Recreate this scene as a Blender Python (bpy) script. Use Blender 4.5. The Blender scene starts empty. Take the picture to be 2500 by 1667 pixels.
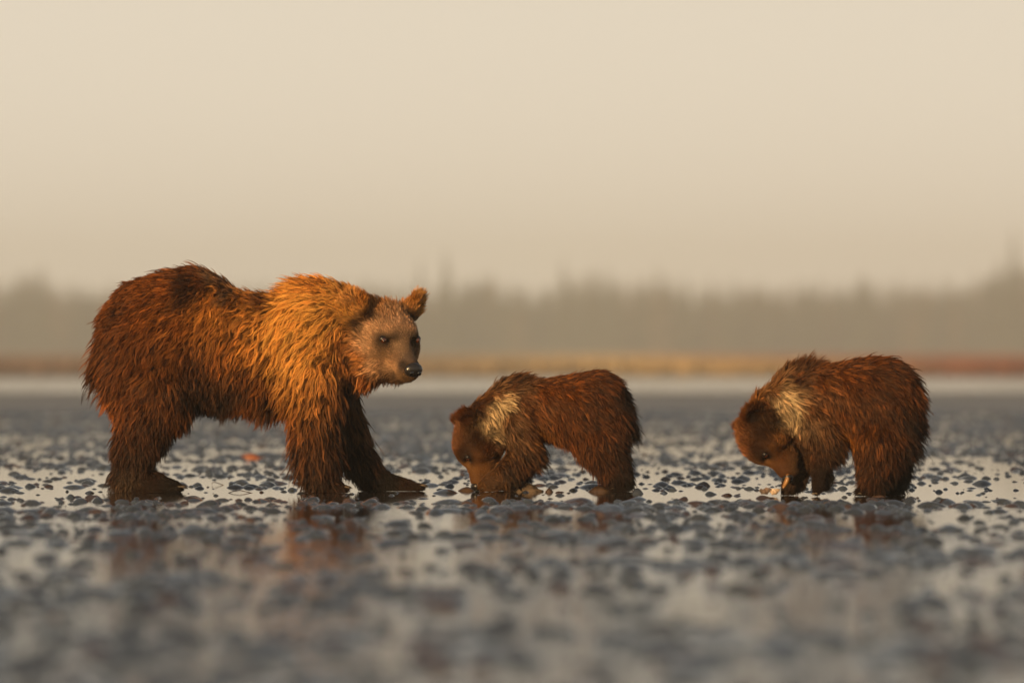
import bpy, math, random
import numpy as np
from mathutils import Vector, Matrix, kdtree
R = math.radians
rng = np.random.default_rng(7); random.seed(7)
QUICK = False
sc = bpy.context.scene
COL = sc.collection

# ------------------------------------------------------------------ camera
# photo pixels (2500 x 1667): 500 px per metre at 25 m, level line at row 900
CAM_H, DIST, F_PX, HORIZON = 0.60, 25.0, 12500.0, 900.0
cam_d = bpy.data.cameras.new('camera'); cam = bpy.data.objects.new('camera', cam_d); COL.objects.link(cam)
cam_d.sensor_width = 36.0; cam_d.lens = 36.0 * F_PX / 2500.0
cam.location = (0, -DIST, CAM_H)
cam.rotation_euler = (R(90) + math.atan((HORIZON - 833.5) / F_PX), 0, 0)
cam_d.clip_start = 0.5; cam_d.clip_end = 6000
cam_d.dof.use_dof = True; cam_d.dof.focus_distance = DIST - 0.1
cam_d.dof.aperture_fstop = cam_d.lens / 1000.0 / 0.095
sc.camera = cam

# ------------------------------------------------------------------ sky, sun, exposure
SUN_EL, SUN_AZ = 9.0, 29.0                   # sun low, behind the camera's left shoulder
w = bpy.data.worlds.new('World'); sc.world = w; w.use_nodes = True
nt = w.node_tree; nt.nodes.clear()
def N(t, kind, **kw):
    n = t.nodes.new(kind)
    for k, v in kw.items():
        if k in n.inputs: n.inputs[k].default_value = v
        else: setattr(n, k, v)
    return n
sky = N(nt, 'ShaderNodeTexSky', sky_type='NISHITA'); sky.sun_disc = False
sky.sun_elevation = R(SUN_EL); sky.sun_rotation = R(180 + SUN_AZ)
sky.air_density = 1.0; sky.dust_density = 6.0; sky.ozone_density = 1.5
tc = N(nt, 'ShaderNodeTexCoord'); sep = N(nt, 'ShaderNodeSeparateXYZ')
nt.links.new(tc.outputs['Generated'], sep.inputs[0])
mr = N(nt, 'ShaderNodeMapRange'); mr.interpolation_type = 'SMOOTHSTEP'
mr.inputs['From Min'].default_value = 0.03; mr.inputs['From Max'].default_value = 0.27
mr.inputs['To Min'].default_value = 0.92; mr.inputs['To Max'].default_value = 0.12
nt.links.new(sep.outputs['Z'], mr.inputs['Value'])
mx = N(nt, 'ShaderNodeMix', data_type='RGBA')
mx.inputs['B'].default_value = (14.7, 13.15, 10.75, 1)      # warm smoke haze of the low sky
nt.links.new(mr.outputs[0], mx.inputs['Factor']); nt.links.new(sky.outputs[0], mx.inputs['A'])
bg = N(nt, 'ShaderNodeBackground', Strength=0.07); wo = N(nt, 'ShaderNodeOutputWorld')
nt.links.new(mx.outputs['Result'], bg.inputs['Color']); nt.links.new(bg.outputs[0], wo.inputs['Surface'])

sun_d = bpy.data.lights.new('sun', 'SUN'); sun = bpy.data.objects.new('sun', sun_d); COL.objects.link(sun)
sun_d.energy = 5.0; sun_d.angle = R(0.6); sun_d.color = (1.0, 0.62, 0.28)
sdir = Vector((-math.sin(R(SUN_AZ)) * math.cos(R(SUN_EL)), -math.cos(R(SUN_AZ)) * math.cos(R(SUN_EL)), math.sin(R(SUN_EL))))
sun.rotation_euler = sdir.to_track_quat('Z', 'Y').to_euler(); sun.location = sdir * 60
vs = sc.view_settings
vs.view_transform = 'Standard'; vs.look = 'None'; vs.gamma = 1.0; vs.use_curve_mapping = False; vs.exposure = 0.0
sc.render.engine = 'CYCLES'
sc.cycles.use_denoising = True; sc.cycles.denoising_prefilter = 'ACCURATE'; sc.cycles.denoising_input_passes = 'RGB_ALBEDO_NORMAL'; sc.cycles.max_bounces = 8; sc.cycles.volume_bounces = 1
sc.cycles.sample_clamp_indirect = 6.0
sc.cycles_curves.shape = 'RIBBONS'; sc.cycles_curves.subdivisions = 2

# ------------------------------------------------------------------ helpers
def ground_y(py): return F_PX * CAM_H / (py - HORIZON) - DIST       # world y of a ground point seen in row py
def x_at(px, y): return (px - 1250.0) / F_PX * (y + DIST)
def mesh_obj(name, verts, faces, mat, parent=None, smooth=True):
    me = bpy.data.meshes.new(name)
    v = np.asarray(verts, np.float32)
    if isinstance(faces, np.ndarray):
        n, k = faces.shape
        me.vertices.add(len(v)); me.vertices.foreach_set('co', v.ravel())
        me.loops.add(n * k); me.loops.foreach_set('vertex_index', faces.astype(np.int32).ravel())
        me.polygons.add(n); me.polygons.foreach_set('loop_start', np.arange(0, n * k, k, dtype=np.int32))
        me.update(calc_edges=True)
    else:
        me.from_pydata([tuple(p) for p in v], [], faces)
    if smooth: me.polygons.foreach_set('use_smooth', np.ones(len(me.polygons), bool))
    me.materials.append(mat); me.update()
    o = bpy.data.objects.new(name, me); COL.objects.link(o)
    if parent: o.parent = parent
    return o
def tag(o, label=None, cat=None, group=None, kind=None):
    for k, v in (('label', label), ('category', cat), ('group', group), ('kind', kind)):
        if v: o[k] = v
    return o
def empty(name, loc):
    o = bpy.data.objects.new(name, None); o.location = loc; o.empty_display_size = 0.1; COL.objects.link(o); return o
def new_mat(name):
    m = bpy.data.materials.new(name); m.use_nodes = True
    t = m.node_tree; return m, t, t.nodes['Principled BSDF']
def simple(name, col, rough=0.5, **kw):
    m, t, p = new_mat(name)
    p.inputs['Base Color'].default_value = (*col, 1); p.inputs['Roughness'].default_value = rough
    for k, v in kw.items(): p.inputs[k.replace('_', ' ')].default_value = v
    return m
def noisy(name, c1, c2, scale=8.0, rough=0.5, bump=0.0, bscale=40.0, coat=0.0, detail=5.0, stretch=(1, 1, 1)):
    m, t, p = new_mat(name)
    tc = N(t, 'ShaderNodeTexCoord'); mp = N(t, 'ShaderNodeMapping'); mp.inputs['Scale'].default_value = stretch
    t.links.new(tc.outputs['Object'], mp.inputs[0])
    n = N(t, 'ShaderNodeTexNoise'); n.inputs['Scale'].default_value = scale; n.inputs['Detail'].default_value = detail
    t.links.new(mp.outputs[0], n.inputs['Vector'])
    r = N(t, 'ShaderNodeValToRGB'); r.color_ramp.elements[0].position = .35; r.color_ramp.elements[1].position = .65
    r.color_ramp.elements[0].color = (*c1, 1); r.color_ramp.elements[1].color = (*c2, 1)
    t.links.new(n.outputs['Fac'], r.inputs[0]); t.links.new(r.outputs[0], p.inputs['Base Color'])
    p.inputs['Roughness'].default_value = rough; p.inputs['Coat Weight'].default_value = coat; p.inputs['Coat Roughness'].default_value = .08
    if bump:
        b = N(t, 'ShaderNodeTexNoise'); b.inputs['Scale'].default_value = bscale; b.inputs['Detail'].default_value = 4
        t.links.new(mp.outputs[0], b.inputs['Vector'])
        bn = N(t, 'ShaderNodeBump'); bn.inputs['Strength'].default_value = .6; bn.inputs['Distance'].default_value = bump
        t.links.new(b.outputs['Fac'], bn.inputs['Height']); t.links.new(bn.outputs[0], p.inputs['Normal'])
    return m

# ------------------------------------------------------------------ ground, water
def wet_mat(name, mud, rough, ripple, rscale, stretch=(1, 1, 1), film=1.0, ruffle=0):
    m, t, p = new_mat(name)
    tc = N(t, 'ShaderNodeTexCoord'); mp = N(t, 'ShaderNodeMapping'); mp.inputs['Scale'].default_value = stretch
    t.links.new(tc.outputs['Object'], mp.inputs[0])
    n = N(t, 'ShaderNodeTexNoise'); n.inputs['Scale'].default_value = 0.7; n.inputs['Detail'].default_value = 6
    t.links.new(mp.outputs[0], n.inputs['Vector'])
    r = N(t, 'ShaderNodeValToRGB'); r.color_ramp.elements[0].position = .3; r.color_ramp.elements[1].position = .7
    r.color_ramp.elements[0].color = (*[c * .7 for c in mud], 1); r.color_ramp.elements[1].color = (*[c * 1.3 for c in mud], 1)
    t.links.new(n.outputs['Fac'], r.inputs[0]); t.links.new(r.outputs[0], p.inputs['Base Color'])
    p.inputs['Roughness'].default_value = rough; p.inputs['IOR'].default_value = 1.33
    p.inputs['Specular IOR Level'].default_value = 0.5 * film
    b = N(t, 'ShaderNodeTexNoise'); b.inputs['Scale'].default_value = rscale; b.inputs['Detail'].default_value = 3
    t.links.new(mp.outputs[0], b.inputs['Vector'])
    bn = N(t, 'ShaderNodeBump'); bn.inputs['Strength'].default_value = 1.0; bn.inputs['Distance'].default_value = ripple
    t.links.new(b.outputs['Fac'], bn.inputs['Height']); t.links.new(bn.outputs[0], p.inputs['Normal'])
    if ruffle:      # breeze-ruffled film on the near side, calm where the bears stand
        sp = N(t, 'ShaderNodeSeparateXYZ'); t.links.new(tc.outputs['Object'], sp.inputs[0])
        mr = N(t, 'ShaderNodeMapRange'); mr.inputs['From Min'].default_value = -13; mr.inputs['From Max'].default_value = -1.5
        mr.inputs['To Min'].default_value = ruffle; mr.inputs['To Max'].default_value = ripple; t.links.new(sp.outputs['Y'], mr.inputs[0])
        t.links.new(mr.outputs[0], bn.inputs['Distance'])
    return m
M_flat = wet_mat('wet_mud', (0.045, 0.042, 0.038), 0.05, 0.0005, 9.0, ruffle=0.016)
M_bar = noisy('damp_sand', (0.10, 0.085, 0.07), (0.16, 0.135, 0.115), 0.25, 0.42, 0.004, 6.0)
M_water = wet_mat('channel_water', (0.03, 0.035, 0.035), 0.10, 0.004, 1.2)
def sheet(name, x, y0, y1, z, mat, nx=1, ny=1, zf=None):
    xs = np.linspace(-x, x, nx + 1); ys = np.linspace(y0, y1, ny + 1)
    X, Y = np.meshgrid(xs, ys, indexing='ij'); Z = np.full_like(X, z) if zf is None else zf(X, Y)
    idx = np.arange((nx + 1) * (ny + 1)).reshape(nx + 1, ny + 1)
    f = np.stack([idx[:-1, :-1], idx[1:, :-1], idx[1:, 1:], idx[:-1, 1:]], -1).reshape(-1, 4)
    return tag(mesh_obj(name, np.stack([X, Y, Z], -1).reshape(-1, 3), f, mat), kind='structure')
sheet('tidal_flat', 800, -80, 2100, 0.0, M_flat)
def vnoise(x, y, s=0):
    return (np.sin(x * 1.3 + s) * np.cos(y * 1.1 - s * 2) + .5 * np.sin(x * 2.7 - y * 1.9 + s * 3) + .25 * np.sin(x * 5.1 + y * 4.3 + s)) / 1.75
# sand bar 55-105 m beyond the bears: low swell barely above the film
sheet('sand_bar', 720, ground_y(1012), ground_y(958), 0.0, M_bar, 80, 24,
      lambda X, Y: -0.02 + 0.045 * np.sin(np.pi * np.clip((Y - ground_y(1012)) / (ground_y(958) - ground_y(1012)), 0, 1)) ** .6 + 0.006 * vnoise(X * .3, Y * .2))
sheet('water_channel', 760, ground_y(957), 330, 0.006, M_water)

# far shore
SHORE0 = 312.0
def shore_z(X, Y):
    t = np.clip((Y - SHORE0) / 1050, 0, 1)
    return -0.15 + 0.5 * np.clip((Y - SHORE0) / 14, 0, 1) + 3.8 * t + 0.12 * vnoise(X * .12, Y * .07, 2) + np.clip((Y - 1400) / 600, 0, 1) * 6
def shore_mat():
    m, t, p = new_mat('shore_grassland')
    tc = N(t, 'ShaderNodeTexCoord'); sp = N(t, 'ShaderNodeSeparateXYZ'); t.links.new(tc.outputs['Object'], sp.inputs[0])
    r = N(t, 'ShaderNodeValToRGB'); mr = N(t, 'ShaderNodeMapRange'); mr.inputs['From Min'].default_value = -45; mr.inputs['From Max'].default_value = 45
    n = N(t, 'ShaderNodeTexNoise'); n.inputs['Scale'].default_value = .09; n.inputs['Detail'].default_value = 3; t.links.new(tc.outputs['Object'], n.inputs['Vector'])
    ad = N(t, 'ShaderNodeMath', operation='MULTIPLY_ADD'); ad.inputs[1].default_value = 14; t.links.new(n.outputs['Fac'], ad.inputs[0]); t.links.new(sp.outputs['X'], ad.inputs[2])
    t.links.new(ad.outputs[0], mr.inputs[0]); t.links.new(mr.outputs[0], r.inputs[0])
    e = r.color_ramp.elements
    e[0].position = 0.0; e[0].color = (.16, .10, .078, 1); e[1].position = 1.0; e[1].color = (.19, .065, .035, 1)
    for pos, c in ((.35, (.17, .12, .088)), (.52, (.24, .18, .11)), (.68, (.38, .28, .145)), (.82, (.34, .23, .11)), (.91, (.20, .078, .042))):
        q = e.new(pos); q.color = (*c, 1)
    t.links.new(r.outputs[0], p.inputs['Base Color']); p.inputs['Roughness'].default_value = .9
    p.inputs['Specular IOR Level'].default_value = .1
    return m
M_shore = shore_mat()
sheet('far_shore', 780, SHORE0, 2050, 0, M_shore, 120, 160, shore_z)
# shore grass: a band of leaning tufts
ng = 30000
gy = SHORE0 + 12 + 900 * rng.random(ng) ** 1.6; gx = rng.uniform(-.125, .125, ng) * (gy + DIST); gz = shore_z(gx, gy)
hh = rng.uniform(.35, .95, ng); an = rng.uniform(0, np.pi, ng); wd = rng.uniform(.12, .35, ng)
ca, sa = np.cos(an) * wd, np.sin(an) * wd; lx, ly = rng.normal(0, .2, ng), rng.normal(0, .2, ng)
gv = np.stack([np.stack([gx - ca, gy - sa, gz - .05], -1), np.stack([gx + ca, gy + sa, gz - .05], -1), np.stack([gx + lx, gy + ly, gz + hh], -1)], 1).reshape(-1, 3)
tag(mesh_obj('shore_grass', gv, np.arange(ng * 3).reshape(-1, 3), M_shore, smooth=False), 'dry yellow and rust coloured grass along the far shore', 'grass', kind='stuff')

# ------------------------------------------------------------------ pebbles
def noise_mat_peb(name, c1, c2): return noisy(name, c1, c2, 9.0, 0.13, 0.002, 26.0, 1.0)
M_peb = [noise_mat_peb('wet_stone_grey', (.018, .023, .031), (.046, .055, .068)), noise_mat_peb('wet_stone_blue', (.022, .030, .042), (.052, .066, .086)),
         noise_mat_peb('wet_stone_brown', (.030, .018, .013), (.075, .044, .030))]
def pebble_mesh(seed, rings=5, seg=14):
    g = np.random.default_rng(seed); a = np.linspace(0, 2 * np.pi, seg, endpoint=False)
    ph = g.uniform(0, 6.28, 6); V = []
    for i in range(rings):
        r = (1 - i / rings)
        h = (1 - r ** 2.0) ** 1.15
        out = 1 + .16 * np.sin(2 * a + ph[0]) + .12 * np.sin(3 * a + ph[1]) + .07 * np.sin(5 * a + ph[2])
        zz = h * (1 + .18 * np.sin(a + ph[3]) * r * 1.5 + .12 * np.sin(3 * a + ph[4]) * r)
        V.append(np.stack([.5 * r * out * np.cos(a) + .08 * h * np.cos(ph[5]), .5 * r * out * np.sin(a) + .08 * h * np.sin(ph[5]), zz - (.12 if i == 0 else 0)], -1))
    V.append(np.array([[.08 * np.cos(ph[5]), .08 * np.sin(ph[5]), 1.0]])); F = []
    for i in range(rings - 1):
        for j in range(seg):
            k = (j + 1) % seg; A, B, C, D_ = i * seg + j, i * seg + k, (i + 1) * seg + k, (i + 1) * seg + j
            F += [(A, B, C), (A, C, D_)]
    for j in range(seg): F.append(((rings - 1) * seg + j, (rings - 1) * seg + (j + 1) % seg, rings * seg))
    return np.concatenate(V), np.array(F)
PV = [pebble_mesh(s) for s in range(7)]; PL = [pebble_mesh(s + 50, 3, 8) for s in range(7)]
# positions spread over the flat seen by the camera (with a margin to each side)
Y0, Y1 = ground_y(1667) - 1.0, ground_y(1000)
def spread(n):
    y = rng.uniform(0, 1, n); d0, d1 = Y0 + DIST, Y1 + DIST
    d = np.sqrt(d0 ** 2 + y * (d1 ** 2 - d0 ** 2)); x = rng.uniform(-.135, .135, n) * d
    return x, d - DIST
area = .135 * ((Y1 + DIST) ** 2 - (Y0 + DIST) ** 2)
def lattice(x, y, f, seed):
    q = np.random.default_rng(seed).random((512, 512)); u, v = x * f + 1000.5, y * f + 1000.5; i, k = np.floor(u).astype(int), np.floor(v).astype(int); a, b = u - i, v - k
    a, b = a * a * (3 - 2 * a), b * b * (3 - 2 * b); I, K, I1, K1 = i % 512, k % 512, (i + 1) % 512, (k + 1) % 512
    return (q[I, K] * (1 - a) + q[I1, K] * a) * (1 - b) + (q[I, K1] * (1 - a) + q[I1, K1] * a) * b
px_, py_ = spread(int(area * 115))
pat = .5 * lattice(px_, py_, .9, 1) + .32 * lattice(px_, py_, 2.1, 2) + .18 * lattice(px_, py_, 4.5, 3)
dens = np.clip((pat - .31) / .34, .14, 1)
thin = np.interp(py_, [-16, -10, -4, -1.9, -1.25, 2.5, 5, 12, 40], [.72, .78, .85, .66, .30, .34, .5, .7, .8])
keep = rng.uniform(0, 1, len(px_)) < dens * thin
px_, py_ = px_[keep], py_[keep]; npb = len(px_)
size = np.clip(np.exp(rng.normal(np.log(.040), .52, npb)), .014, .15) * np.where((py_ > -1.4) & (py_ < .6), .8, 1) * np.interp(py_, [-16, -9, -5], [1.35, 1.25, 1.0])
hgt = np.minimum(size * rng.uniform(.13, .30, npb), rng.uniform(.014, .026, npb)); asp = rng.uniform(.6, 1.3, npb); rot = rng.uniform(0, 6.28, npb)
score = size / (py_ + DIST) * (np.abs(px_) < .1 * (py_ + DIST))
order = np.argsort(-score); single = order[:300]
isin = np.zeros(npb, bool); isin[single] = True
pick = rng.choice(3, npb, p=[.5, .36, .14])
pm = []
for k in range(7):
    for mi in range(3):
        me = bpy.data.meshes.new('pebble'); me.from_pydata([tuple(v) for v in PV[k][0]], [], [tuple(f) for f in PV[k][1]])
        me.polygons.foreach_set('use_smooth', np.ones(len(me.polygons), bool)); me.materials.append(M_peb[mi]); pm.append(me)
words = ['dark grey wet pebble lying in the shallow water film of the mudflat', 'blue grey wet pebble lying in the shallow water film of the mudflat', 'rusty brown wet pebble lying in the shallow water film of the mudflat']
for i in single:
    k = int(rng.integers(7)); o = bpy.data.objects.new('pebble', pm[k * 3 + pick[i]]); COL.objects.link(o)
    o.location = (px_[i], py_[i], 0); o.rotation_euler = (0, 0, rot[i]); o.scale = (size[i], size[i] * asp[i], hgt[i])
    tag(o, words[pick[i]], 'pebble', ['dark grey pebbles on the flat', 'blue grey pebbles on the flat', 'rusty brown pebbles on the flat'][pick[i]])
for mi in range(3):
    ids = np.where(~isin & (pick == mi))[0]; VV, FF, off = [], [], 0
    for i in ids:
        v, f = (PV if -5 < py_[i] < 3 and size[i] > .05 else PL)[i % 7]
        c, s = math.cos(rot[i]), math.sin(rot[i]); q = v * (size[i], size[i] * asp[i], hgt[i])
        VV.append(np.stack([q[:, 0] * c - q[:, 1] * s + px_[i], q[:, 0] * s + q[:, 1] * c + py_[i], q[:, 2]], -1)); FF.append(f + off); off += len(v)
    o = mesh_obj('pebble_field', np.concatenate(VV), np.concatenate(FF), M_peb[mi])
    tag(o, ['scatter of small dark grey wet pebbles across the mudflat', 'scatter of small blue grey wet pebbles across the mudflat', 'scatter of small rusty brown wet pebbles across the mudflat'][mi], 'pebbles', kind='stuff')

# ------------------------------------------------------------------ spruces on the far shore
M_crown = [noisy('spruce_green', (.028, .045, .030), (.055, .075, .048), .8, .9), noisy('spruce_blue', (.028, .046, .044), (.05, .072, .066), .8, .9), noisy('spruce_brown', (.09, .07, .045), (.17, .12, .075), .8, .9)]
M_bark = noisy('spruce_bark', (.06, .045, .035), (.11, .085, .065), 3., .9)
def spruce_crown(seed, slim):
    g = np.random.default_rng(seed); V, F = [], []
    def tri(a, b, c): n = len(V); V.extend([a, b, c]); F.append((n, n + 1, n + 2))
    tiers = 30
    for i in range(tiers):
        z = .10 + .88 * (i / tiers) ** .95; rad = slim * (1 - z) ** .8 * g.uniform(.65, 1.2) + .008
        nb = 10 if z < .6 else 8
        for b in range(nb):
            if g.random() < .12: continue
            a = g.uniform(0, 6.283); l = rad * g.uniform(.6, 1.15); dz = -l * g.uniform(.15, .55); wv = l * g.uniform(.22, .4)
            d = np.array([math.cos(a), math.sin(a), 0]); s = np.array([-d[1], d[0], 0])
            root = np.array([0, 0, z]); tip = root + d * l + np.array([0, 0, dz]); mid = root + d * l * .55 + np.array([0, 0, dz * .25])
            tri(root, mid + s * wv, tip); tri(root, tip, mid - s * wv)
            tri(mid + s * wv * .3, mid - s * wv * .3, mid + d * l * .1 + np.array([0, 0, -l * .5 - .01]))
    tri(np.array([-.01, 0, .95]), np.array([.01, 0, .95]), np.array([0, 0, 1.03]))
    return V, F
crowns = []
for s in range(6):
    V, F = spruce_crown(100 + s, (.16, .20, .23, .18, .26, .13)[s]); row = []
    for mi in range(3):
        me = bpy.data.meshes.new('crown'); me.from_pydata([tuple(map(float, p)) for p in V], [], F); me.materials.append(M_crown[mi]); row.append(me)
    crowns.append(row)
tv, tf = [], []
for i, (z, r) in enumerate(((0, .02), (.3, .014), (.7, .007), (1.0, .002))):
    for j in range(7): tv.append((r * math.cos(j / 7 * 6.283), r * math.sin(j / 7 * 6.283), z))
for i in range(3):
    for j in range(7): tf.append((i * 7 + j, i * 7 + (j + 1) % 7, i * 7 + 7 + (j + 1) % 7, i * 7 + 7 + j))
trunk_me = bpy.data.meshes.new('trunk'); trunk_me.from_pydata(tv, [], tf); trunk_me.materials.append(M_bark)
LT = 1400.0
def spruce(px, top, y, kind, mi, label, group=None):
    x = x_at(px, y); zb = float(shore_z(np.array(x), np.array(y))) - .1
    h = (HORIZON - top) / F_PX * (y + DIST) + CAM_H - zb
    e = empty('spruce_tree', (x, y, zb)); e.rotation_euler = (0, 0, random.uniform(0, 6.28)); e.scale = (h, h, h)
    for nm, me in (('trunk', trunk_me), ('crown', crowns[kind][mi])):
        o = bpy.data.objects.new(nm, me); COL.objects.link(o); o.parent = e
    tag(e, label, 'tree', group)
prof = [(-80, 690), (0, 686), (60, 660), (105, 668), (160, 696), (300, 688), (600, 690), (820, 680), (990, 690), (1130, 680), (1180, 672), (1260, 694), (1340, 690), (1450, 664), (1520, 678), (1620, 672), (1700, 688), (1900, 690), (1960, 682), (2060, 692), (2110, 664), (2160, 690), (2210, 676), (2260, 694), (2310, 676), (2360, 690), (2420, 650), (2500, 640), (2600, 640)]
pxs, pts = zip(*prof)
for i in range(200):
    p = -70 + 2640 * (i + random.uniform(-.4, .4)) / 200; y = LT + random.uniform(-20, 90)
    top = float(np.interp(p, pxs, pts)) - 4 + random.uniform(-26, 44) * random.random()
    spruce(p, top, y, random.randrange(6), random.choices((0, 1, 2), (5, 3, 3))[0], 'hazy dark spruce standing in the even tree line across the water', 'spruces of the far tree line')
for p, top, lab in ((1026, 634, 'tall spruce with a broad pointed crown beside the tallest lone spire of the far wood'), (1088, 604, 'slender lone spruce spire rising high above the far tree line'),
                    (1374, 626, 'slim tall spruce rising alone above the even stretch of far tree line'), (1446, 650, 'bushy spruce slightly above the tree line beside a slim tall one'),
                    (2474, 560, 'tallest spruce of the group towering at the end of the far wood'), (2440, 622, 'medium spruce leaning close to the tallest tree at the wood end'),
                    (105, 646, 'pointed spruce a little above the rust coloured end of the shore'), (50, 664, 'low pointed spruce near the rust coloured shore end')):
    spruce(p, top, LT - 26, 1 if 'broad' in lab or 'bushy' in lab else 0, 0, lab)
# the wood behind the front rows, one mass
WV, WF, off = [], [], 0
for i in range(1000):
    k = random.randrange(6); me = crowns[k][0]; v = np.array([t.co for t in me.vertices]); y = LT + random.uniform(60, 240); x = random.uniform(-182, 182)
    pxx = 1250 + x * F_PX / (y + DIST); zb = float(shore_z(np.array(x), np.array(y))); h = (HORIZON - float(np.interp(pxx, pxs, pts)) - 4 - random.uniform(0, 40)) / F_PX * (y + DIST) - zb
    WV.append(v * h + (x, y, zb)); WF.append(np.arange(len(v)).reshape(-1, 3) + off); off += len(v)
tag(mesh_obj('spruce_wood', np.concatenate(WV), np.concatenate(WF), M_crown[1], smooth=False), 'dense hazy spruce wood behind the first trees of the far shore', 'wood', kind='stuff')

# ------------------------------------------------------------------ bears
class Field:
    """smooth-union body volume on a grid, local metres"""
    def __init__(s, lo, hi, h):
        s.lo = np.array(lo, float); s.h = h; s.n = np.ceil((np.array(hi) - lo) / h).astype(int) + 1
        s.D = np.full(s.n, .5, np.float32)
    def sub(s, lo, hi):
        i0 = np.clip(np.floor((lo - s.lo) / s.h).astype(int), 0, s.n); i1 = np.clip(np.ceil((hi - s.lo) / s.h).astype(int) + 1, 0, s.n)
        g = np.meshgrid(*[s.lo[a] + s.h * np.arange(i0[a], i1[a]) for a in range(3)], indexing='ij')
        return tuple(slice(i0[a], i1[a]) for a in range(3)), np.stack(g, -1)
    def add(s, d, sl, k):
        o = s.D[sl]; h = np.maximum(k - np.abs(o - d), 0) / k; s.D[sl] = np.minimum(o, d) - h * h * k * .25
    def cone(s, a, b, ra, rb, k=.04, sy=1.0):
        a, b = np.array(a, float), np.array(b, float); m = .13 + max(ra, rb)
        sl, P = s.sub(np.minimum(a, b) - m, np.maximum(a, b) + m)
        yc = (a[1] + b[1]) / 2
        if sy != 1: P = P.copy(); P[..., 1] = yc + (P[..., 1] - yc) / sy
        ba = b - a; t = np.clip(((P - a) @ ba) / (ba @ ba + 1e-9), 0, 1)
        s.add(np.linalg.norm(P - a - t[..., None] * ba, axis=-1) - (ra + (rb - ra) * t), sl, k)
    def ell(s, c, r, k=.04, rot=None, cut=False):
        c, r = np.array(c, float), np.array(r, float); m = .13 + r.max(); sl, P = s.sub(c - m, c + m); q = P - c
        if rot is not None: q = q @ rot          # rot columns = local axes in world
        k0 = np.linalg.norm(q / r, axis=-1); k1 = np.linalg.norm(q / (r * r), axis=-1) + 1e-6
        d = k0 * (k0 - 1) / k1
        d = np.where(k0 < .05, -r.min(), d)
        if cut:
            o = s.D[sl]; d = -d; h = np.maximum(k - np.abs(o - d), 0) / k; s.D[sl] = np.maximum(o, d) + h * h * k * .25
        else: s.add(d, sl, k)
    def finish(s):
        s.G = np.stack(np.gradient(s.D, s.h), -1).astype(np.float32)
    def samp(s, P, A):
        q = (P - s.lo) / s.h; q = np.clip(q, 0, s.n - 1.001); i = q.astype(int); f = q - i; out = 0
        for dx in (0, 1):
            for dy in (0, 1):
                for dz in (0, 1):
                    wgt = (f[:, 0] if dx else 1 - f[:, 0]) * (f[:, 1] if dy else 1 - f[:, 1]) * (f[:, 2] if dz else 1 - f[:, 2])
                    v = A[i[:, 0] + dx, i[:, 1] + dy, i[:, 2] + dz]; out = out + (wgt[:, None] * v if v.ndim > 1 else wgt * v)
        return out
    def normal(s, P):
        g = s.samp(P, s.G); return g / (np.linalg.norm(g, axis=-1, keepdims=True) + 1e-9)
    def surface(s):
        D = s.D; n = s.n; neg = D < 0
        c = [D[dx:n[0] - 1 + dx, dy:n[1] - 1 + dy, dz:n[2] - 1 + dz] for dx in (0, 1) for dy in (0, 1) for dz in (0, 1)]
        cn = sum((x < 0).astype(np.int8) for x in c); act = (cn > 0) & (cn < 8)
        ids = -np.ones(act.shape, int); I = np.argwhere(act); ids[act] = np.arange(len(I))
        val = np.stack([x[act] for x in c], -1); offs = np.array([(dx, dy, dz) for dx in (0, 1) for dy in (0, 1) for dz in (0, 1)], float)
        acc = np.zeros((len(I), 3)); cnt = np.zeros(len(I))
        for a in range(8):
            for b in range(a + 1, 8):
                if np.abs(offs[a] - offs[b]).sum() != 1: continue
                va, vb = val[:, a], val[:, b]; cr = (va < 0) != (vb < 0); t = np.where(cr, va / (va - vb + 1e-12 * (va == vb)), 0)
                acc += np.where(cr[:, None], offs[a] + t[:, None] * (offs[b] - offs[a]), 0); cnt += cr
        V = s.lo + s.h * (I + acc / cnt[:, None]); F = []
        for ax in range(3):
            sl0 = [slice(None)] * 3; sl1 = [slice(None)] * 3; sl0[ax] = slice(0, -1); sl1[ax] = slice(1, None)
            A, B = neg[tuple(sl0)], neg[tuple(sl1)]; E = np.argwhere(A != B); flip = A[tuple(E.T)]
            u, v = (ax + 1) % 3, (ax + 2) % 3
            ok = (E[:, u] > 0) & (E[:, v] > 0) & (E[:, u] < n[u] - 1) & (E[:, v] < n[v] - 1); E, flip = E[ok], flip[ok]
            q = []
            for du, dv in ((-1, -1), (0, -1), (0, 0), (-1, 0)):
                e = E.copy(); e[:, u] += du; e[:, v] += dv; q.append(ids[tuple(e.T)])
            q = np.stack(q, -1); q[~flip] = q[~flip][:, ::-1]; F.append(q)
        return V, np.concatenate(F)

def fur_material(name):
    m = bpy.data.materials.new(name); m.use_nodes = True; t = m.node_tree; t.nodes.clear()
    at = N(t, 'ShaderNodeAttribute'); at.attribute_name = 'tint'
    h = N(t, 'ShaderNodeBsdfPrincipled'); h.inputs['Roughness'].default_value = .42; h.inputs['Specular IOR Level'].default_value = .16
    o = N(t, 'ShaderNodeOutputMaterial'); t.links.new(at.outputs['Color'], h.inputs['Base Color']); t.links.new(h.outputs[0], o.inputs['Surface'])
    return m
M_fur = fur_material('wet_fur')
def skin_material():
    m, t, p = new_mat('undercoat'); at = N(t, 'ShaderNodeAttribute'); at.attribute_name = 'tint'
    t.links.new(at.outputs['Color'], p.inputs['Base Color']); p.inputs['Roughness'].default_value = .8; p.inputs['Specular IOR Level'].default_value = .15
    return m
M_skin = skin_material()
M_nose = noisy('wet_nose', (.010, .009, .009), (.022, .019, .018), 60, .28, .0015, 300, .3)
M_eye = simple('amber_eye', (.070, .020, .007), .06, Coat_Weight=1.0, Coat_Roughness=.02)
M_pupil = simple('pupil', (.004, .003, .003), .05, Coat_Weight=1.0)
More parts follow.
